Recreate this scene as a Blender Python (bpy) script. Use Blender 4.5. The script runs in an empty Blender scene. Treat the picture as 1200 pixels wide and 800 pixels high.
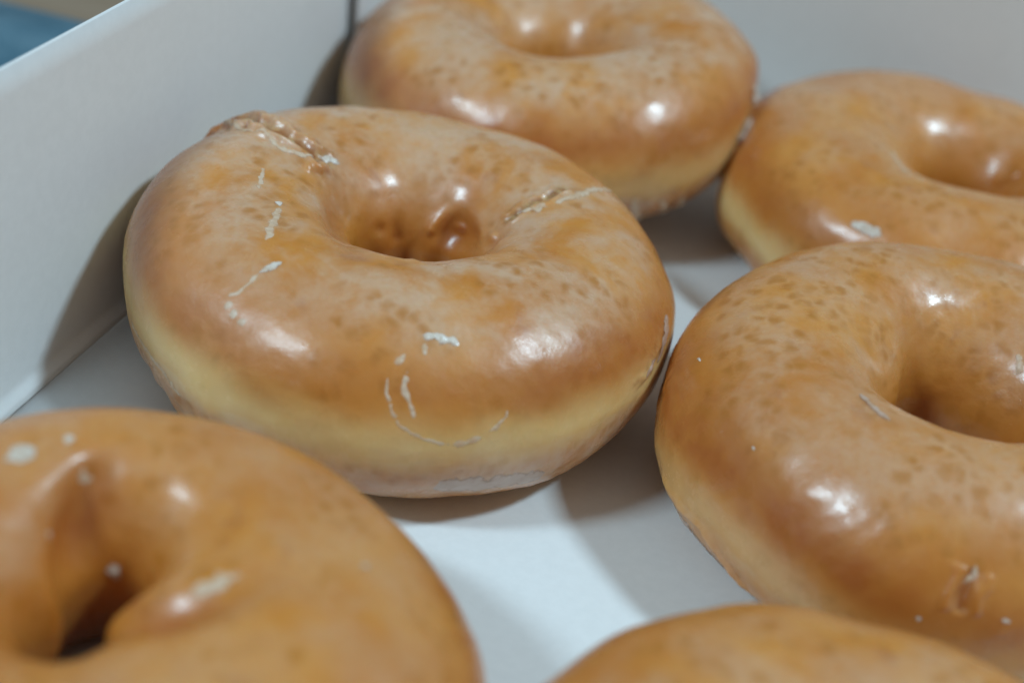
import bpy, math
import numpy as np
from mathutils import Vector, Matrix

scene = bpy.context.scene
COL = scene.collection

# ------------------------------------------------------------------ camera
CAM_E, CAM_F, CAM_ROLL = math.radians(33.244), 1735.3, math.radians(13.10)
CAM_O = Vector((0.0, -0.2335, 0.15305))
cam = bpy.data.cameras.new("camera")
cam_ob = bpy.data.objects.new("camera", cam)
COL.objects.link(cam_ob)
_F = Vector((0, math.cos(CAM_E), -math.sin(CAM_E)))
_R = Vector((1, 0, 0))
_U = Vector((0, math.sin(CAM_E), math.cos(CAM_E)))
_X = math.cos(CAM_ROLL) * _R + math.sin(CAM_ROLL) * _U
_Y = -math.sin(CAM_ROLL) * _R + math.cos(CAM_ROLL) * _U
M = Matrix((_X, _Y, -_F)).transposed().to_4x4()
M.translation = CAM_O
cam_ob.matrix_world = M
cam.sensor_width = 36.0
cam.lens = 36.0 * CAM_F / 1200.0
cam.clip_start, cam.clip_end = 0.01, 50.0
cam.dof.use_dof = True
cam.dof.focus_distance = 0.238
cam.dof.aperture_fstop = 9.0
scene.camera = cam_ob

# ------------------------------------------------------------------ room light
world = bpy.data.worlds.new("World")
scene.world = world
world.use_nodes = True
wn, wl = world.node_tree.nodes, world.node_tree.links
bg = wn["Background"]
tc = wn.new("ShaderNodeTexCoord")
sep = wn.new("ShaderNodeSeparateXYZ")
wl.new(tc.outputs["Generated"], sep.inputs[0])
rmp = wn.new("ShaderNodeValToRGB")
rmp.color_ramp.elements[0].position = 0.0
rmp.color_ramp.elements[0].color = (0.25, 0.155, 0.085, 1)
rmp.color_ramp.elements[1].position = 0.75
rmp.color_ramp.elements[1].color = (0.245, 0.265, 0.27, 1)
wl.new(sep.outputs["Z"], rmp.inputs[0])
wl.new(rmp.outputs[0], bg.inputs[0])
bg.inputs[1].default_value = 0.72

def lamp(name, direction, dist, size, size_y, power, color, axis=(1, 0, 0)):
    d = bpy.data.lights.new(name, 'AREA')
    d.shape = 'RECTANGLE'
    d.size, d.size_y = size, size_y
    d.energy = power
    d.color = color
    o = bpy.data.objects.new(name, d)
    COL.objects.link(o)
    v = Vector(direction).normalized()
    o.location = v * dist
    ax = Vector(axis); ax = (ax - v * ax.dot(v)).normalized()      # long side of the lamp
    o.rotation_euler = Matrix((ax, v.cross(ax), v)).transposed().to_euler()
    return o

lamp("ceiling_lamp", (-0.611, -0.407, 0.679), 1.3, 0.26, 0.10, 6.7, (0.70, 0.98, 1.16))
lamp("ceiling_lamp", (0.57, -0.04, 0.82), 1.3, 0.14, 0.12, 8.3, (0.70, 0.98, 1.16))

scene.view_settings.view_transform = 'Standard'
scene.view_settings.look = 'None'
scene.view_settings.exposure = 0.10
scene.view_settings.gamma = 1.0
scene.cycles.use_denoising = True
scene.cycles.max_bounces = 8

# ------------------------------------------------------------------ helpers
def tag(o, label=None, cat=None, group=None, kind=None):
    if label: o["label"] = label
    if cat: o["category"] = cat
    if group: o["group"] = group
    if kind: o["kind"] = kind
    return o

def link_mesh(name, verts, faces, mat=None, parent=None, smooth=True):
    me = bpy.data.meshes.new(name)
    me.from_pydata([tuple(v) for v in verts], [], [tuple(f) for f in faces])
    me.update()
    if smooth:
        me.polygons.foreach_set("use_smooth", [True] * len(me.polygons))
    if mat: me.materials.append(mat)
    o = bpy.data.objects.new(name, me)
    COL.objects.link(o)
    if parent: o.parent = parent
    return o

def grid_mesh(name, P, wrap_u, wrap_v, mat, parent=None, attrs=None):
    """P: (nu, nv, 3) array -> one quad mesh, built quickly."""
    nu, nv = P.shape[:2]
    iu = np.arange(nu if wrap_u else nu - 1)
    iv = np.arange(nv if wrap_v else nv - 1)
    a, b = np.meshgrid(iu, iv, indexing='ij')
    a2, b2 = (a + 1) % nu, (b + 1) % nv
    q = np.stack([a * nv + b, a2 * nv + b, a2 * nv + b2, a * nv + b2], -1).reshape(-1, 4)
    me = bpy.data.meshes.new(name)
    me.vertices.add(nu * nv)
    me.vertices.foreach_set("co", P.reshape(-1).astype(np.float32))
    me.loops.add(q.size)
    me.loops.foreach_set("vertex_index", q.reshape(-1).astype(np.int32))
    me.polygons.add(len(q))
    me.polygons.foreach_set("loop_start", np.arange(0, q.size, 4, dtype=np.int32))
    me.polygons.foreach_set("loop_total", np.full(len(q), 4, dtype=np.int32))
    me.polygons.foreach_set("use_smooth", np.ones(len(q), dtype=bool))
    me.update(calc_edges=True)
    me.validate()
    for k, v in (attrs or {}).items():
        at = me.attributes.new(k, 'FLOAT', 'POINT')
        at.data.foreach_set("value", v.reshape(-1).astype(np.float32))
    me.materials.append(mat)
    o = bpy.data.objects.new(name, me)
    COL.objects.link(o)
    if parent: o.parent = parent
    return o

# ------------------------------------------------------------------ materials
def new_mat(name):
    m = bpy.data.materials.new(name)
    m.use_nodes = True
    nt = m.node_tree
    return m, nt, nt.nodes["Principled BSDF"]

class NT:
    def __init__(s, nt): s.nt, s.n, s.l = nt, nt.nodes, nt.links
    def put(s, sock, v):
        if isinstance(v, bpy.types.NodeSocket): s.l.new(v, sock)
        elif isinstance(v, (tuple, list)) and len(v) == 3 and sock.type == 'RGBA': sock.default_value = (*v, 1)
        else: sock.default_value = v
    def coord(s): return s.n.new("ShaderNodeTexCoord").outputs["Object"]
    def mapping(s, v, scale=(1, 1, 1), loc=(0, 0, 0), rot=(0, 0, 0)):
        m = s.n.new("ShaderNodeMapping"); s.l.new(v, m.inputs[0])
        m.inputs["Scale"].default_value = scale
        s.put(m.inputs["Location"], loc); m.inputs["Rotation"].default_value = rot
        return m.outputs[0]
    def noise(s, v, scale, detail=3, rough=0.5, dist=0.0):
        n = s.n.new("ShaderNodeTexNoise"); s.l.new(v, n.inputs["Vector"])
        n.inputs["Scale"].default_value = scale; n.inputs["Detail"].default_value = detail
        n.inputs["Roughness"].default_value = rough; n.inputs["Distortion"].default_value = dist
        return n.outputs["Fac"]
    def voro(s, v, scale, rnd=1.0, feature='F1', out='Distance'):
        n = s.n.new("ShaderNodeTexVoronoi"); s.l.new(v, n.inputs["Vector"])
        n.feature = feature
        n.inputs["Scale"].default_value = scale; n.inputs["Randomness"].default_value = rnd
        return n.outputs[out]
    def step(s, v, a, b, lo=0.0, hi=1.0):
        n = s.n.new("ShaderNodeMapRange"); n.interpolation_type = 'SMOOTHSTEP'
        s.l.new(v, n.inputs[0])
        n.inputs[1].default_value, n.inputs[2].default_value = a, b
        n.inputs[3].default_value, n.inputs[4].default_value = lo, hi
        return n.outputs[0]
    def math(s, op, a, b=0.0):
        n = s.n.new("ShaderNodeMath"); n.operation = op
        s.put(n.inputs[0], a); s.put(n.inputs[1], b)
        return n.outputs[0]
    def mix(s, f, a, b):
        n = s.n.new("ShaderNodeMix"); n.data_type = 'RGBA'
        s.put(n.inputs[0], f); s.put(n.inputs[6], a); s.put(n.inputs[7], b)
        return n.outputs[2]
    def attr(s, name):
        n = s.n.new("ShaderNodeAttribute"); n.attribute_name = name
        return n.outputs["Fac"]
    def bump(s, h, strength, dist, prev=None):
        n = s.n.new("ShaderNodeBump")
        n.inputs["Strength"].default_value = strength; n.inputs["Distance"].default_value = dist
        s.l.new(h, n.inputs["Height"])
        if prev: s.l.new(prev, n.inputs["Normal"])
        return n.outputs[0]

def glaze_material():
    m, nt, b = new_mat("glazed_dough")
    k = NT(nt)
    oi = k.n.new("ShaderNodeObjectInfo")
    co = k.coord()
    # every donut samples the patterns at another place
    off = k.n.new("ShaderNodeVectorMath"); off.operation = 'SCALE'
    cx = k.n.new("ShaderNodeCombineXYZ")
    for i, f in enumerate((1.0, 0.7, 0.4)):
        k.put(cx.inputs[i], k.math('MULTIPLY', oi.outputs["Random"], f))
    k.l.new(cx.outputs[0], off.inputs[0]); off.inputs["Scale"].default_value = 1.7
    add = k.n.new("ShaderNodeVectorMath"); add.operation = 'ADD'
    k.l.new(co, add.inputs[0]); k.l.new(off.outputs[0], add.inputs[1])
    v = add.outputs[0]
    pale, tear, veil_a, wet = k.attr("pale"), k.attr("tear"), k.attr("veil"), k.attr("wet")
    big = k.noise(v, 55, 3, 0.55)
    mid = k.noise(v, 150, 4, 0.55)
    fine = k.noise(v, 520, 3, 0.6)
    # crust: caramel to darker amber
    c = k.mix(k.step(big, 0.36, 0.66), (0.56, 0.195, 0.024), (0.65, 0.262, 0.040))
    c = k.mix(k.math('MULTIPLY', k.step(mid, 0.50, 0.72), 0.65), c, (0.56, 0.195, 0.014))
    # amber specks where the glaze is thin over blisters of the crust
    cl = k.step(k.noise(v, 70, 3, 0.5), 0.40, 0.56)
    wv = k.n.new("ShaderNodeVectorMath"); wv.operation = 'ADD'
    k.l.new(v, wv.inputs[0])
    nz = k.n.new("ShaderNodeTexNoise"); k.l.new(v, nz.inputs["Vector"]); nz.inputs["Scale"].default_value = 260
    sc = k.n.new("ShaderNodeVectorMath"); sc.operation = 'SCALE'; sc.inputs["Scale"].default_value = 0.004
    k.l.new(nz.outputs["Color"], sc.inputs[0]); k.l.new(sc.outputs[0], wv.inputs[1])
    sp = k.step(k.voro(wv.outputs[0], 310), 0.58, 0.06)
    spk = k.math('MULTIPLY', k.math('MULTIPLY', sp, cl), 0.75)
    # scattered darker fried patches
    dk = k.math('MULTIPLY', k.step(k.noise(v, 120, 3, 0.55), 0.62, 0.76), 0.55)
    c = k.mix(dk, c, (0.40, 0.115, 0.018))
    # milky sugar film
    film = k.step(k.noise(v, 75, 4, 0.6, 0.3), 00.30, 0.64)
    film = k.math('MULTIPLY', film, k.step(fine, 0.25, 0.6, 0.6, 1.0))
    film = k.math('MULTIPLY', film, veil_a)
    c = k.mix(k.math('MULTIPLY', film, 0.92), c, (0.65, 0.420, 0.270))
    c = k.mix(spk, c, (0.46, 0.165, 0.014))
    # pale unbrowned ring round the middle
    pl = k.mix(mid, (0.83, 0.52, 0.170), (0.90, 0.66, 0.32))
    c = k.mix(pale, c, pl)
    # torn crust and the syrupy hole
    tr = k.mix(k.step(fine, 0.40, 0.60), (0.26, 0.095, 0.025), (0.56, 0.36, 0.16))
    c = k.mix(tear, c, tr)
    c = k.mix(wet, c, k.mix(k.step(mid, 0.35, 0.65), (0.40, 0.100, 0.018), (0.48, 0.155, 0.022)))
    k.put(b.inputs["Base Color"], c)
    b.inputs["Roughness"].default_value = 0.42
    b.inputs["Subsurface Weight"].default_value = 0.30
    b.inputs["Subsurface Radius"].default_value = (1.0, 0.45, 0.18)
    b.inputs["Subsurface Scale"].default_value = 0.0035
    b.inputs["Coat Weight"].default_value = 0.66
    k.put(b.inputs["Coat Roughness"], k.step(k.noise(v, 240, 3, 0.6), 0.35, 0.7, 0.17, 0.32))
    b.inputs["Coat IOR"].default_value = 1.45
    nb = k.bump(k.noise(v, 210, 3, 0.5), 0.2, 0.0012)
    nb = k.bump(k.noise(v, 900, 3, 0.6), 0.25, 0.00022, nb)
    k.put(b.inputs["Normal"], nb)
    k.put(b.inputs["Coat Normal"], k.bump(k.noise(v, 1500, 3, 0.65), 0.32, 0.00012, k.bump(k.noise(v, 150, 2, 0.5), 0.14, 0.0012)))
    return m

def sugar_material():
    m, nt, b = new_mat("dried_sugar_glaze")
    k = NT(nt); v = k.coord()
    c = k.mix(k.step(k.noise(v, 700, 3, 0.6), 0.35, 0.65), (0.68, 0.55, 0.43), (0.80, 0.73, 0.64))
    k.put(b.inputs["Base Color"], c)
    b.inputs["Roughness"].default_value = 0.38
    b.inputs["Coat Weight"].default_value = 0.4
    b.inputs["Coat Roughness"].default_value = 0.2
    k.put(b.inputs["Normal"], k.bump(k.noise(v, 1500, 3, 0.6), 0.6, 0.0003))
    cov = k.math('ADD', k.attr("cover"), k.math('MULTIPLY', k.math('SUBTRACT', k.noise(v, 650, 4, 0.7), 0.5), 1.9))
    k.put(b.inputs["Alpha"], k.step(cov, 0.20, 0.75, 0.0, 0.88))
    return m

def film_material():
    """thin half-clear glaze: shows the crust tint through"""
    m, nt, b = new_mat("thin_glaze_film")
    k = NT(nt); v = k.coord()
    c = k.mix(k.step(k.noise(v, 420, 3, 0.6), 0.35, 0.65), (0.58, 0.385, 0.27), (0.64, 0.46, 0.36))
    k.put(b.inputs["Base Color"], c)
    b.inputs["Roughness"].default_value = 0.35
    b.inputs["Coat Weight"].default_value = 0.6
    b.inputs["Coat Roughness"].default_value = 0.15
    k.put(b.inputs["Normal"], k.bump(k.noise(v, 900, 3, 0.6), 0.5, 0.0003))
    cov = k.math('ADD', k.attr("cover"), k.math('MULTIPLY', k.math('SUBTRACT', k.noise(v, 420, 4, 0.7), 0.5), 1.9))
    k.put(b.inputs["Alpha"], k.step(cov, 0.12, 0.75, 0.0, 0.85))
    return m

def board_material():
    m, nt, b = new_mat("coated_paperboard")
    k = NT(nt); v = k.coord()
    f = k.noise(k.mapping(v, (1, 1, 1)), 520, 5, 0.7)
    g = k.noise(v, 45, 3, 0.5)
    c = k.mix(k.step(f, 0.35, 0.65), (0.77, 0.775, 0.77), (0.795, 0.80, 0.795))
    c = k.mix(k.math('MULTIPLY', k.step(g, 0.45, 0.7), 0.25), c, (0.74, 0.735, 0.72))
    k.put(b.inputs["Base Color"], c)
    b.inputs["Roughness"].default_value = 0.62
    b.inputs["Specular IOR Level"].default_value = 0.35
    k.put(b.inputs["Normal"], k.bump(f, 0.10, 0.0001))
    return m

def wood_material():
    m, nt, b = new_mat("table_wood")
    k = NT(nt); v = k.coord()
    w = k.noise(k.mapping(v, (3, 40, 3)), 3.0, 5, 0.6, 0.8)
    c = k.mix(w, (0.20, 0.135, 0.085), (0.33, 0.26, 0.19))
    k.put(b.inputs["Base Color"], c)
    b.inputs["Roughness"].default_value = 0.5
    return m

def cloth_material():
    m, nt, b = new_mat("blue_cloth")
    k = NT(nt); v = k.coord()
    c = k.mix(k.step(k.noise(v, 60, 4, 0.6), 0.35, 0.65), (0.060, 0.145, 0.200), (0.11, 0.21, 0.27))
    k.put(b.inputs["Base Color"], c)
    b.inputs["Roughness"].default_value = 0.9
    wv = k.n.new("ShaderNodeTexWave"); k.l.new(v, wv.inputs["Vector"])
    wv.inputs["Scale"].default_value = 400
    k.put(b.inputs["Normal"], k.bump(wv.outputs["Fac"], 0.4, 0.0005))
    return m

def crack_material():
    m, nt, b = new_mat("cracked_glaze_edge")
    k = NT(nt); v = k.coord()
    c = k.mix(k.step(k.noise(v, 600, 3, 0.6), 0.35, 0.65), (0.76, 0.54, 0.35), (0.84, 0.69, 0.52))
    k.put(b.inputs["Base Color"], c)
    b.inputs["Roughness"].default_value = 0.4
    cov = k.math('ADD', k.attr("cover"), k.math('MULTIPLY', k.math('SUBTRACT', k.noise(v, 800, 4, 0.7), 0.5), 1.9))
    k.put(b.inputs["Alpha"], k.step(cov, 0.3, 0.8, 0.0, 0.68))
    return m

MAT_GLAZE, MAT_SUGAR, MAT_FILM, MAT_CRACK = glaze_material(), sugar_material(), film_material(), crack_material()
MAT_BOARD, MAT_WOOD, MAT_CLOTH = board_material(), wood_material(), cloth_material()

# ------------------------------------------------------------------ setting: table
_t = 0.9
table = link_mesh("table_top", [(-_t, -_t, -0.004), (_t, -_t, -0.004), (_t, _t, -0.004), (-_t, _t, -0.004)],
                  [(0, 1, 2, 3)], MAT_WOOD, smooth=False)
tag(table, kind="structure")

# ------------------------------------------------------------------ box
# box frame: s runs along the side wall, t across
NS = np.array([0.20423, 0.97892, 0.0]); NTV = np.array([0.97892, -0.20423, 0.0])
def st(s, t, z): return NS * s + NTV * t + np.array([0, 0, z])
T_WALL, S_BACK, S_FRONT, T_RIGHT, WALL_H = -0.0634, 0.1315, -0.182, 0.175, 0.0553
LEAN = 0.09                                     # the side wall leans outward
def wall_t(s):                                  # the donuts push the side wall out towards the back
    return T_WALL - 0.0060 * np.clip((s + 0.012) / 0.14, 0, 1) ** 1.15

box = bpy.data.objects.new("donut_box", None); COL.objects.link(box)
box.location = tuple(st(0, 0.05, 0))
tag(box, "open white paperboard bakery box holding the six glazed donuts", "box")
BO = np.array(box.location)

def solid_panel(name, front, thick_dir, thick):
    """front: (n,m,3) grid; closed panel with real board thickness."""
    n, m = front.shape[:2]
    back = front + np.asarray(thick_dir) * thick
    V = np.concatenate([front.reshape(-1, 3), back.reshape(-1, 3)]) - BO
    F = []; o = n * m
    for i in range(n - 1):
        for j in range(m - 1):
            a, b, c, d = i * m + j, (i + 1) * m + j, (i + 1) * m + j + 1, i * m + j + 1
            F.append((a, b, c, d)); F.append((o + d, o + c, o + b, o + a))
    ring = [i * m for i in range(n)] + [(n - 1) * m + j for j in range(1, m)] + \
           [i * m + m - 1 for i in range(n - 2, -1, -1)] + [j for j in range(m - 2, 0, -1)]
    for a, b in zip(ring, ring[1:] + ring[:1]):
        F.append((b, a, o + a, o + b))
    ob = link_mesh(name, V, F, MAT_BOARD, box)
    for p in ob.data.polygons: p.use_smooth = False
    fl = np.zeros(len(ob.data.polygons), bool); k = 2 * (n - 1) * (m - 1); fl[:k] = True
    ob.data.polygons.foreach_set("use_smooth", fl)
    return ob

BT = 0.0006                                      # board thickness
def wall_profile(z):                             # folded score bead along the foot of a wall
    return 0.0011 * np.exp(-((z - 0.0012) / 0.0009) ** 2) + 0.0016 * np.exp(-z / 0.0007)
zs = np.concatenate([np.linspace(0.0002, 0.0045, 14), np.linspace(0.007, WALL_H, 12)])
ss = np.linspace(S_FRONT + 0.0008, S_BACK - 0.0008, 60)
side = np.array([[st(s, wall_t(s) + wall_profile(z) - LEAN * z, z) for z in zs] for s in ss])
solid_panel("side_wall", side, -NTV, BT)
tk = np.linspace(0, 1, 30)
zb = np.concatenate([zs, np.linspace(WALL_H + .003, 0.062, 5)])
back = np.array([[st(S_BACK - wall_profile(z), wall_t(S_BACK) - 0.0005 - LEAN * z + k * (T_RIGHT - wall_t(S_BACK) + LEAN * z), z) for z in zb] for k in tk])
solid_panel("back_wall", back, NS, BT)
right = np.array([[st(s, T_RIGHT - wall_profile(z), z) for z in zs] for s in ss])
solid_panel("side_wall", right, NTV, BT)
front = np.array([[st(S_FRONT + wall_profile(z), T_WALL - 0.0005 - LEAN * z + k * (T_RIGHT - T_WALL + LEAN * z), z) for z in zs] for k in tk])
solid_panel("front_wall", front, -NS, BT)
fl = np.array([[st(s, t, 0.0) for t in np.linspace(0, 1, 12) * (T_RIGHT + 0.001 - wall_t(s)) + wall_t(s) - 0.0005] for s in np.linspace(S_FRONT - 0.0005, S_BACK + 0.0005, 40)])
solid_panel("base", fl, np.array([0, 0, -1]), 0.0012)
# glue flap of the back wall, folded forward along the side wall
fz = np.linspace(0.003, 0.044, 12)
FLAP_S = 0.0690
fs = np.linspace(FLAP_S, S_BACK - 0.002, 24)
def flap_t(s, z):
    k = np.clip((S_BACK - 0.002 - s) / (S_BACK - 0.002 - FLAP_S), 0, 1)
    return wall_t(s) - LEAN * z + 0.0011 + 0.0015 * k ** 1.6
flap = np.array([[st(s, flap_t(s, z), z) for z in fz] for s in fs])
solid_panel("corner_flap", flap, -NTV, BT)

# ------------------------------------------------------------------ blue cloth on the table
rng = np.random.default_rng(5)
cu, cv = np.meshgrid(np.linspace(0, 1, 90), np.linspace(0, 1, 90), indexing='ij')
X0 = -0.42 + cu * 0.315
Y0 = -0.20 + cv * 0.285 + 0.006 * np.sin(cu * 9) + 0.01 * cu
Z0 = 0.0035 + 0.0022 * np.sin(X0 * 60 + 12 * Y0) * np.sin(Y0 * 45 + 1) + 0.0012 * np.sin(X0 * 130 - Y0 * 90)
edge = np.minimum(np.minimum(cu, 1 - cu), np.minimum(cv, 1 - cv))
Z0 = Z0 * np.clip(edge * 14, 0, 1) ** 0.5 - 0.0039 + 0.0016
top = np.stack([X0, Y0, Z0], -1)
low = top.copy(); low[..., 2] = -0.0037
n = 90
V = np.concatenate([top.reshape(-1, 3), low.reshape(-1, 3)]); F = []
cloth_o = np.array([-0.26, -0.06, -0.004]); V = V - cloth_o
o = n * n
for i in range(n - 1):
    for j in range(n - 1):
        a, b, c, d = i * n + j, (i + 1) * n + j, (i + 1) * n + j + 1, i * n + j + 1
        F.append((a, b, c, d)); F.append((o + d, o + c, o + b, o + a))
ring = [i * n for i in range(n)] + [(n - 1) * n + j for j in range(1, n)] + [i * n + n - 1 for i in range(n - 2, -1, -1)] + [j for j in range(n - 2, 0, -1)]
for a, b in zip(ring, ring[1:] + ring[:1]): F.append((b, a, o + a, o + b))
cloth = link_mesh("cloth", V, F, MAT_CLOTH); cloth.location = tuple(cloth_o)
tag(cloth, "blurred blue cloth lying on the brown table behind the box's left wall", "cloth")

# ------------------------------------------------------------------ donuts
#GEO-BEGIN
def waves(P, seed, lam, amp, n):
    r = np.random.default_rng(seed)
    out = np.zeros(P.shape[:-1])
    for _ in range(n):
        d = r.normal(size=3); d /= np.linalg.norm(d)
        l = r.uniform(*lam)
        out += np.sin(P @ d * (2 * np.pi / l) + r.uniform(0, 6.28)) * r.uniform(.5, 1)
    return out * amp / np.sqrt(n)

def sstep(x, a, b):
    k = np.clip((x - a) / (b - a), 0, 1); return k * k * (3 - 2 * k)

def wrap(a): return (a + np.pi) % (2 * np.pi) - np.pi

class Ring:
    """A donut body as a grid over u (round the hole) and t (round the dough: 0 outer, pi/2 top, pi hole)."""
    def __init__(self, sp, nu, nt):
        R, H, hole = sp['R'], sp['H'] * sp['R'], sp['hole']
        seed = sp['seed']; r = np.random.default_rng(seed)
        u = np.linspace(0, 2 * np.pi, nu, endpoint=False)[:, None] + np.zeros((1, nt))
        t = np.linspace(-np.pi / 2, 1.5 * np.pi, nt, endpoint=False)[None] + np.zeros((nu, 1))
        self.u, self.t, self.nu, self.nt, self.R = u, t, nu, nt, R
        c, s = np.cos(t), np.sin(t)
        hu = hole * (1 + sp.get('hole_asp', 0) * np.cos(2 * (u - sp.get('hole_ang', 0))) + sum(sp.get('hole_wob', .10) / k * np.cos(k * u + r.uniform(0, 6.28)) for k in (1, 2, 3, 4)))
        Ru = R * (1 + sum(sp.get('wob', .010) / k * np.cos(k * u + r.uniform(0, 6.28)) for k in (2, 3, 5)))
        rc, rh = (1 + hu) / 2, (1 - hu) / 2
        rho = Ru * (rc + rh * np.sign(c) * np.abs(c) ** np.where(c > 0, np.where(s < 0, .93, 1.0), .84))
        Hu = H * (1 + sum(.022 / k * np.cos(k * u + r.uniform(0, 6.28)) for k in (1, 2, 3)))
        z = Hu * .5 + Hu * .5 * np.sign(s) * np.abs(s) ** np.where(s < 0, .85, 1.0)
        # funnel: hole wall leans in with depth
        self.rho = rho
        P = np.stack([rho * np.cos(u), rho * np.sin(u), z], -1)
        ox, oy = sp.get('hole_off', (0, 0))
        wi = np.clip(.5 - .5 * c, 0, 1) ** 1.3
        P[..., 0] += ox * wi; P[..., 1] += oy * wi
        # wrinkles that gather in the hole
        win = np.exp(-(wrap(t - (np.pi + .25)) / .75) ** 2)
        for (ua, wa, ha) in sp.get('folds', []):
            g = np.exp(-(wrap(u - ua) / wa) ** 2) * win * ha
            P[..., 0] -= g * np.cos(u); P[..., 1] -= g * np.sin(u)
        N = self.normals(P)
        # soft unevenness of the dough
        d = waves(P, seed + 1, (.018, .04), .00052, 8) + waves(P, seed + 2, (.006, .013), .00010, 12) + waves(P, seed + 3, (.0022, .0045), .000022, 12)
        tear = np.zeros_like(u); veil = np.ones_like(u); wet = np.zeros_like(u)
        # lower skirt: irregular glaze curtain
        foot = np.exp(-((wrap(t) + .62) / .34) ** 2)
        rip = waves(np.stack([u * R, .35 * t * R, 0 * u], -1), seed + 4, (.003, .008), 1.0, 10)
        if 'ripple_u' in sp:                        # scalloped only along one side
            rip = rip * (.16 + np.exp(-(wrap(u - sp['ripple_u'][0]) / sp['ripple_u'][1]) ** 2))
        d += foot * sp.get('ripple', .00022) * rip * (0.4 + sstep(waves(np.stack([u * R, 0 * u, 0 * u], -1), seed + 5, (.03, .08), 1, 4), -.4, 1))
        for f in sp.get('marks', []):
            dist, along = self.path_dist(f['path'])
            w = f['w'] * (1 + min(.35, f.get('rough', .5)) * waves(P, seed + 7, (.002, .006), 1, 6))
            g = np.exp(-(dist / w) ** 2)
            fade = sstep(along, 0, .15) * sstep(-along, -1, -.85)
            g = g * fade
            if f.get('rough', .5) == 0:             # soft fold: a chain of round dents
                g = 1 - np.prod([1 - .55 * np.sin(np.pi * (.12 + .76 * q)) * np.exp(-(self.point_dist(f['path'], q) / f['w']) ** 2) for q in np.linspace(0, 1, 8)], axis=0)
                fade = g
            rough = 1 + f.get('rough', .5) * waves(P, seed + 8, (.0016, .006), .8, 14)
            d += f['h'] * g * rough
            if f.get('lip'):
                d += f['lip'] * fade * np.exp(-((dist - 1.9 * w) / (.8 * w)) ** 2)
            tear = np.maximum(tear, f.get('tear', 0) * np.clip(g * 1.5, 0, 1) * np.clip(.5 + .5 * rough, 0, 1))
            wet = np.maximum(wet, f.get('wet', 0) * g)
        P = P + N * d[..., None]
        # flats where it presses on a neighbour or on the board
        for (ang, lim) in sp.get('press', []):
            a = np.array([np.cos(ang), np.sin(ang)])
            q = P[..., 0] * a[0] + P[..., 1] * a[1]
            ex = np.clip(q - lim + .004, 0, None)
            sq = ex - ex * ex / (ex + .006) * .85
            P[..., 0] += (sq - ex) * a[0]; P[..., 1] += (sq - ex) * a[1]
        # flat bottom
        P[..., 2] = np.where(P[..., 2] < .0004, .0004 + (P[..., 2] - .0004) * .2, P[..., 2])
        # tilt
        tx, ty = sp.get('tilt', (0, 0))
        P[..., 2] += P[..., 0] * tx + P[..., 1] * ty
        P[..., 2] += .0003 - P[..., 2].min()
        self.P = P; self.N = self.normals(P)
        zz = wrap(t)
        lowfreq = waves(np.stack([u * R, 0 * u, 0 * u], -1), seed + 9, (.03, .09), 1, 5)
        jag = waves(np.stack([u * R, t * R * .4, 0 * u], -1), seed + 10, (.004, .012), 1, 8)
        p0 = sp.get('pale_top', -.12)
        up = p0 + .12 * lowfreq + .035 * jag
        pale = (1 - sstep(zz, up - .20, up + .28)) * sstep(zz, up - .46, up - .12)
        self.pale = pale * (zz > -1.55) * (zz < 1.2) * sp.get('pale', 1.0)
        self.tear = np.clip(tear, 0, 1)
        vz = .20 + .85 * sstep(s + .10 * lowfreq, .62, 1.0) * (c + .35 > 0) + .85 * sstep(s, .2, .95) * (c + .35 <= 0)
        vz = np.where(zz < up - .25, .9, vz)
        self.veil = np.clip(vz, 0, 1) * (1 - .75 * win) * sp.get('veil', 1.0)
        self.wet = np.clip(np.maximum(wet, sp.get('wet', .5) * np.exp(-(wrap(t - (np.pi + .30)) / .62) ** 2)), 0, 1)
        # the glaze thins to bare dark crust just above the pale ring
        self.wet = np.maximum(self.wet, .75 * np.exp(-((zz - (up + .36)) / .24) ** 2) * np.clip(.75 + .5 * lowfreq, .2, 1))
    def normals(self, P):
        du = np.roll(P, -1, 0) - np.roll(P, 1, 0); dt = np.roll(P, -1, 1) - np.roll(P, 1, 1)
        N = np.cross(du, dt); return N / (np.linalg.norm(N, axis=-1, keepdims=True) + 1e-12)
    def point_dist(self, path, q):
        pu = np.unwrap([a for a, _ in path]); x = np.linspace(0, 1, len(path))
        u0, t0 = np.interp(q, x, pu), np.interp(q, x, [b for _, b in path])
        return np.hypot(wrap(self.u - u0) * self.rho, wrap(self.t - t0) * self.R * .38)
    def path_dist(self, path):
        best = np.full(self.u.shape, 1e9); al = np.zeros(self.u.shape)
        L = len(path) - 1
        for i in range(L):
            (u0, t0), (u1, t1) = path[i], path[i + 1]
            rr = self.rho; rt = self.R * .38
            ax, ay = wrap(self.u - u0) * rr, wrap(self.t - t0) * rt
            bx, by = wrap(u1 - u0) * rr, wrap(t1 - t0) * rt
            k = np.clip((ax * bx + ay * by) / (bx * bx + by * by + 1e-12), 0, 1)
            dd = np.hypot(ax - k * bx, ay - k * by)
            m = dd < best; best = np.where(m, dd, best); al = np.where(m, (i + k) / L, al)
        return best, al
    def at(self, u, t):
        fu = (np.asarray(u) % (2 * np.pi)) / (2 * np.pi) * self.nu
        ft = ((np.asarray(t) + np.pi / 2) % (2 * np.pi)) / (2 * np.pi) * self.nt
        i, j = np.floor(fu).astype(int), np.floor(ft).astype(int); a, b = (fu - i)[..., None], (ft - j)[..., None]
        i0, i1, j0, j1 = i % self.nu, (i + 1) % self.nu, j % self.nt, (j + 1) % self.nt
        def bl(A): return A[i0, j0] * (1 - a) * (1 - b) + A[i1, j0] * a * (1 - b) + A[i0, j1] * (1 - a) * b + A[i1, j1] * a * b
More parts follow.
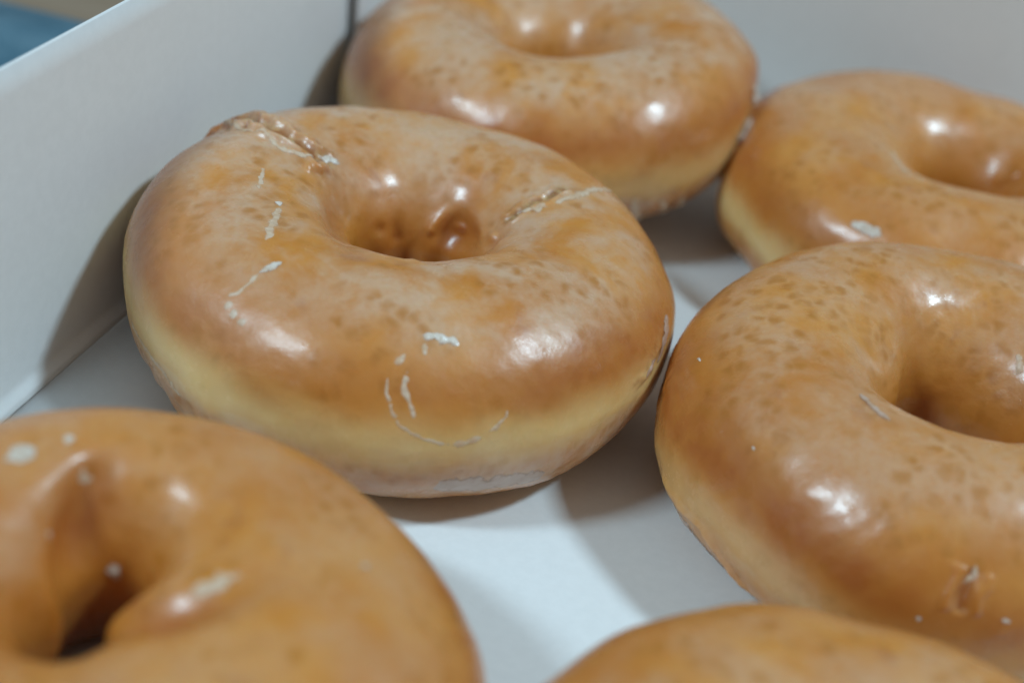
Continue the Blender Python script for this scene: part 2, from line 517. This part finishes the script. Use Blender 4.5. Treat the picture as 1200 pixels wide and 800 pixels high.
        N = bl(self.N); return bl(self.P), N / np.linalg.norm(N, axis=-1, keepdims=True)

SPECS = [
 dict(key=1, x=-.02090, y=-.01560, R=.0473, H=.722, hole=.225, hole_off=(0, .0026), folds=[(1.35, .22, .0015), (2.2, .22, .0010)], seed=11, ripple=.00055, ripple_u=(4.05, .42), pale_top=.25),
 dict(key=2, x=-.00500, y=.07300, R=.0456, H=.745, hole=.215, hole_off=(0, -.0055), seed=23, pale=.7, pale_top=.10, tilt=(.12, .06)),
 dict(key=3, x=.0830, y=.0605, R=.0484, H=.719, hole=.22, hole_wob=.16, hole_off=(.004, -.002), seed=37, pale_top=.06, veil=.45),
 dict(key=4, x=.07380, y=-.02940, R=.0476, H=.738, hole=.24, hole_wob=.18, hole_off=(-.003, -.0015), seed=41, pale_top=-.16, pale=.45, veil=.62, tilt=(.05, .005)),
 dict(key=5, x=-.03640, y=-.11790, R=.0450, H=.705, hole=.14, hole_asp=.60, hole_ang=1.45, hole_off=(-.0055, .0085), seed=59, veil=.38, pale_top=0.0),
 dict(key=6, x=.05326, y=-.12939, R=.0474, H=.719, hole=.17, seed=67, veil=.6, pale_top=0.0),
]
for a in SPECS:                                  # neighbours press flats into each other
    for b in SPECS:
        d = math.hypot(b['x'] - a['x'], b['y'] - a['y'])
        if a is not b and d < a['R'] + b['R'] + .001:
            a.setdefault('press', []).append((math.atan2(b['y'] - a['y'], b['x'] - a['x']), d * a['R'] / (a['R'] + b['R']) + .0024))
#GEO-END
# surface marks and glaze pieces of each donut as (u, t) paths on its own skin
#MARKS-BEGIN
MARKS = {
 1: [
  dict(path=[(2.855, 0.848), (2.723, 0.864), (2.716, 1.131), (2.758, 1.461), (2.806, 1.712), (2.82, 1.979), (2.653, 2.168)], w=0.00130, h=-0.00040, lip=0.00135, tear=1.0, wet=0.4, rough=0.5),
  dict(path=[(0.279, 2.419), (0.328, 2.121), (0.412, 1.838), (0.531, 1.587)], w=0.00070, h=-0.00045, lip=0.00035, tear=1.0, wet=0, rough=0.8),
  dict(path=[(6.088, 0.55), (5.983, 0.393), (5.878, 0.251), (5.788, 0.173)], w=0.00130, h=0.00025, lip=0.00000, tear=0.35, wet=0, rough=1.2),
  dict(path=[(1.215, 2.655), (1.361, 2.906), (4.852, 2.042)], w=0.00110, h=0.00130, lip=0.00000, tear=0, wet=0, rough=0),
  dict(path=[(2.011, 2.827), (1.913, 3.047), (4.747, 1.916)], w=0.00130, h=-0.00090, lip=0.00000, tear=0, wet=1.0, rough=0),
  dict(path=[(0.956, 2.733), (0.956, 2.906), (5.054, 2.042)], w=0.00260, h=-0.00220, lip=0.00000, tear=0, wet=1.0, rough=0),
  dict(path=[(3.009, 2.482), (3.784, 2.435), (4.475, 1.854)], w=0.00320, h=-0.00230, lip=0.00000, tear=0, wet=1.0, rough=0),
  dict(path=[(0.852, 2.529), (0.412, 2.67), (5.376, 1.979)], w=0.00160, h=0.00070, lip=0.00000, tear=0, wet=0, rough=0.0),
 ],
 2: [
  dict(path=[(5.292, -0.723), (5.48, -0.895), (5.606, -0.738)], w=0.00260, h=-0.00030, lip=0.00000, tear=0.8, wet=0.5, rough=1.0),
  dict(path=[(2.513, 2.199), (2.702, 2.372), (4.287, 1.901)], w=0.00100, h=0.00050, lip=0.00000, tear=0, wet=0, rough=0.2),
 ],
 3: [
  dict(path=[(0.956, 2.78), (0.691, 2.56), (0.642, 2.34)], w=0.00100, h=0.00060, lip=0.00000, tear=0, wet=0, rough=0.3),
 ],
 4: [
  dict(path=[(2.96, 0.22), (3.023, 0.0), (3.267, 0.079)], w=0.00120, h=-0.00030, lip=0.00020, tear=0.6, wet=0.3, rough=1.0),
  dict(path=[(3.421, -0.314), (3.567, -0.361), (3.735, -0.314), (3.861, -0.456), (4.007, -0.66)], w=0.00080, h=0.00055, lip=0.00000, tear=0, wet=0, rough=0.4),
  dict(path=[(4.594, 0.644), (4.587, 0.44), (4.594, 0.22)], w=0.00100, h=-0.00060, lip=0.00040, tear=0.35, wet=0.8, rough=0.6),
 ],
 5: [
  dict(path=[(0.279, 1.791), (6.171, 2.026), (5.843, 2.246), (5.578, 2.655)], w=0.00240, h=-0.00320, lip=0.00000, tear=0, wet=1.0, rough=0),
  dict(path=[(1.948, 1.979), (1.99, 2.246), (2.025, 2.545), (2.046, 2.843)], w=0.00280, h=-0.00340, lip=0.00000, tear=0, wet=1.0, rough=0),
 ],
 6: [
 ],
}
PIECES = {
 1: [
  ('glaze_flake', [(3.679, 1.728), (3.756, 1.728)], 0.00062, 0.00035, 3),
  ('glaze_crack', [(3.756, 1.728), (3.903, 1.618), (4.028, 1.477), (4.056, 1.398)], 0.00055, 0.00014, 2),
  ('glaze_crack', [(3.26, 1.665), (3.365, 1.665), (3.54, 1.634)], 0.00035, 0.00010, 2),
  ('glaze_flake', [(4.189, 1.115), (4.21, 1.241), (4.231, 1.335)], 0.00060, 0.00022, 3),
  ('glaze_crack', [(4.189, 1.131), (4.189, 1.005), (4.175, 0.88), (4.147, 0.801)], 0.00028, 0.00010, 2),
  ('glaze_crack', [(4.14, 0.801), (4.196, 0.723), (4.259, 0.691), (4.3, 0.707)], 0.00055, 0.00008, 2),
  ('glaze_flake', [(4.915, 1.052), (4.992, 1.052), (5.068, 0.99)], 0.00070, 0.00020, 3),
  ('glaze_crack', [(4.929, 1.005), (4.936, 0.864)], 0.00030, 0.00010, 2),
  ('glaze_crack', [(4.866, 0.88), (4.852, 0.817), (4.831, 0.754)], 0.00045, 0.00015, 2),
  ('glaze_crack', [(4.88, 0.738), (4.873, 0.613), (4.887, 0.503), (4.908, 0.424), (4.922, 0.314)], 0.00033, 0.00013, 2),
  ('glaze_crack', [(4.817, 0.66), (4.817, 0.55), (4.845, 0.377), (4.88, 0.251), (4.943, 0.173), (4.999, 0.126), (5.047, 0.11)], 0.00022, 0.00012, 2),
  ('glaze_crack', [(5.047, 0.11), (5.096, 0.126), (5.145, 0.188)], 0.00042, 0.00016, 2),
  ('glaze_crack', [(5.159, 0.22), (5.194, 0.267), (5.222, 0.346), (5.229, 0.408)], 0.00025, 0.00012, 2),
  ('glaze_crack', [(2.827, 0.88), (2.73, 0.848), (2.855, 1.272), (2.89, 1.508), (2.925, 1.618), (2.988, 1.744), (2.974, 1.869), (2.925, 1.979), (2.772, 2.168)], 0.00038, 0.00020, 2),
  ('glaze_flake', [(2.8, 1.618), (2.793, 1.712), (2.813, 1.806)], 0.00050, 0.00025, 2),
  ('glaze_flake', [(2.758, 1.979), (2.667, 2.042), (2.604, 2.121)], 0.00060, 0.00025, 2),
  ('glaze_crack', [(0.293, 2.183), (0.265, 2.026), (0.279, 1.869)], 0.00075, 0.00025, 3),
  ('glaze_crack', [(0.307, 1.806), (0.391, 1.618), (0.517, 1.319), (0.628, 0.895)], 0.00060, 0.00020, 2),
  ('glaze_film', [(6.151, 0.534), (6.102, 0.44), (6.039, 0.361), (5.976, 0.251)], 0.00090, 0.00025, 3),
  ('glaze_film', [(5.962, 0.33), (5.92, 0.283), (5.871, 0.236)], 0.00060, 0.00018, 2),
  ('glaze_film', [(4.985, -0.298), (5.089, -0.361), (5.208, -0.377), (5.334, -0.377), (5.473, -0.377)], 0.00200, 0.00009, 10),
  ('glaze_crack', [(3.728, -0.079), (3.833, -0.094), (3.917, -0.11), (4.021, -0.126), (4.119, -0.236)], 0.00032, 0.00015, 2),
 ],
 2: [
  ('glaze_flake', [(6.13, 0.518), (6.102, 0.377), (6.095, 0.204)], 0.00130, 0.00130, 2),
  ('glaze_flake', [(6.158, 0.016), (5.99, 0.063), (5.878, 0.0)], 0.00110, 0.00090, 2),
  ('glaze_flake', [(6.123, -0.031), (6.109, -0.141)], 0.00060, 0.00050, 2),
  ('glaze_crack', [(5.215, -0.126), (5.292, -0.487), (5.431, -0.927)], 0.00060, 0.00030, 2),
  ('glaze_crack', [(5.39, -0.283), (5.592, -0.895), (5.557, -0.895)], 0.00055, 0.00030, 2),
  ('glaze_crack', [(5.543, -0.377), (5.676, -0.833)], 0.00060, 0.00030, 2),
 ],
 3: [
  ('glaze_flake', [(4.105, 0.675), (4.168, 0.691), (4.259, 0.691)], 0.00110, 0.00025, 4),
  ('glaze_crack', [(3.512, 2.058), (3.805, 1.932), (4.028, 1.759)], 0.00050, 0.00015, 2),
 ],
 4: [
  ('glaze_film', [(3.805, 1.759), (3.91, 1.712), (3.993, 1.681), (4.091, 1.649)], 0.00055, 0.00028, 3),
  ('glaze_film', [(3.477, -0.55), (3.595, -0.55), (3.693, -0.691), (3.833, -0.723), (3.972, -0.644)], 0.00150, 0.00020, 5),
  ('glaze_crack', [(4.601, 0.66), (4.601, 0.581), (4.573, 0.471)], 0.00040, 0.00025, 2),
  ('glaze_flake', [(4.712, 0.283), (4.747, 0.251)], 0.00055, 0.00030, 2),
  ('glaze_flake', [(4.482, 0.11), (4.503, 0.11)], 0.00045, 0.00025, 2),
  ('glaze_flake', [(3.239, 0.597), (3.274, 0.628)], 0.00030, 0.00025, 2),
  ('glaze_flake', [(3.756, 0.66), (3.777, 0.644)], 0.00028, 0.00020, 2),
  ('glaze_crack', [(0.873, 2.372), (0.775, 2.435), (0.733, 2.56)], 0.00050, 0.00030, 2),
 ],
 5: [
  ('glaze_flake', [(2.464, 1.665), (2.353, 1.665), (2.241, 1.665)], 0.00130, 0.00025, 3),
  ('glaze_flake', [(2.115, 1.634), (2.059, 1.681)], 0.00080, 0.00020, 3),
  ('glaze_crack', [(2.018, 1.932), (2.004, 2.026), (1.955, 2.168)], 0.00065, 0.00020, 2),
  ('glaze_flake', [(1.662, 2.922), (1.55, 3.11)], 0.00090, 0.00030, 2),
  ('glaze_crack', [(6.255, 2.183), (0.105, 2.073), (0.293, 1.916)], 0.00090, 0.00025, 3),
  ('glaze_flake', [(0.454, 1.319), (0.426, 1.288)], 0.00065, 0.00030, 2),
  ('glaze_flake', [(2.457, 2.356), (2.423, 2.45)], 0.00050, 0.00020, 2),
 ],
 6: [
 ],
}
#MARKS-END

def strip(rg, path, w, h, power, seed, name, mat, parent):
    """raised piece of glaze lying along a path on the skin, ragged edges, sunk at its rim"""
    r = np.random.default_rng(seed)
    w = w * {'glaze_crack': 1.7, 'glaze_film': 1.35, 'glaze_flake': 1.3}[name]
    pu = np.unwrap([a for a, _ in path]); pt = np.array([b for _, b in path])
    P0, _ = rg.at(pu, pt)
    L = np.concatenate([[0], np.cumsum(np.linalg.norm(np.diff(P0, axis=0), axis=1))])
    n = int(np.clip(L[-1] / .00018, 10, 160))
    ll = np.linspace(0, L[-1], n)
    cu, ct = np.interp(ll, L, pu), np.interp(ll, L, pt)
    # smooth the corners
    ker = np.ones(5) / 5
    if n > 14:
        cu[2:-2] = np.convolve(cu, ker, 'valid'); ct[2:-2] = np.convolve(ct, ker, 'valid')
    C, N = rg.at(cu, ct)
    T = np.gradient(C, axis=0); T /= np.linalg.norm(T, axis=1, keepdims=True) + 1e-12
    B = np.cross(N, T)
    m = 11; v = np.linspace(-1, 1, m)
    x = np.linspace(0, 1, n)
    endt = min(.5, w * 1.2 / max(L[-1], 1e-6) + .06)
    tap = np.sqrt(np.clip(np.minimum(x, 1 - x) / endt, 0, 1)) * .96 + .04
    def wob(l, k): 
        return sum(np.sin(ll / l * 6.28 * r.uniform(.6, 1.6) + r.uniform(0, 6.28)) for _ in range(k)) / math.sqrt(k)
    film = name == 'glaze_film'
    ka, kb = (.16, .02) if film else (.34, .04)
    wl = w * tap * (1 + ka * wob(.0032, 4) + kb * wob(.0009, 3)).clip(.05, 2.2)
    wr = w * tap * (1 + ka * wob(.0032, 4) + kb * wob(.0009, 3)).clip(.05, 2.2)
    hh = h * tap * (1 + (.08 if film else .35) * wob(.0018, 4)).clip(.3, 2)
    half = np.where(v[None] < 0, wl[:, None], wr[:, None]) * v[None]
    # drop every point back onto the skin
    dP_u, _ = rg.at(cu + 1e-3, ct); dP_t, _ = rg.at(cu, ct + 1e-3)
    eu, et = (dP_u - C) / 1e-3, (dP_t - C) / 1e-3
    a11, a22, a12 = (eu * eu).sum(1), (et * et).sum(1), (eu * et).sum(1)
    b1, b2 = (B * eu).sum(1), (B * et).sum(1)
    det = a11 * a22 - a12 * a12 + 1e-18
    gu, gt = (b1 * a22 - b2 * a12) / det, (b2 * a11 - b1 * a12) / det
    S, SN = rg.at(cu[:, None] + gu[:, None] * half, ct[:, None] + gt[:, None] * half)
    prof = (1 - np.abs(v) ** power) ** .7
    H = hh[:, None] * prof[None]  - .00006
    G = S + SN * H[..., None]
    cover = (1 - np.abs(v)[None] ** 2) * np.clip(tap * 1.15, 0, 1)[:, None]
    return grid_mesh(name, G, False, False, mat, parent, dict(cover=cover))

LABELS = {
 1: "plump glazed donut with a torn brown ridge, white flakes and a pale cream side",
 2: "glazed donut at the back with a wrinkled brown underside lifted off the box floor",
 3: "smooth amber glazed donut before the grey back wall, cut off by the right picture edge",
 4: "amber speckled glazed donut, in sharp focus, with a broad white shine above its hole",
 5: "blurred glazed donut nearest the left corner with a dark slit hole and reddish groove",
 6: "blurred donut at the bottom edge showing only the top of its glazed ring",
}
PIECE_MAT = {'glaze_flake': MAT_SUGAR, 'glaze_crack': MAT_CRACK, 'glaze_film': MAT_FILM}
for sp in SPECS:
    key = sp['key']
    nu, nt = (1100, 460) if key in (1, 4) else (700, 300)
    sp['marks'] = MARKS[key]
    rg = Ring(sp, nu, nt)
    root = bpy.data.objects.new("glazed_donut", None); COL.objects.link(root)
    root.location = (sp['x'], sp['y'], 0)
    tag(root, LABELS[key], "donut", "glazed donuts in the box")
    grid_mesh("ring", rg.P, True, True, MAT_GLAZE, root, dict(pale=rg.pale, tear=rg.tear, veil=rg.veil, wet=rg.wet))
    for i, (nm, path, w, h, pw) in enumerate(PIECES[key]):
        strip(rg, path, w, h, pw, sp['seed'] * 100 + i, nm, PIECE_MAT[nm], root)
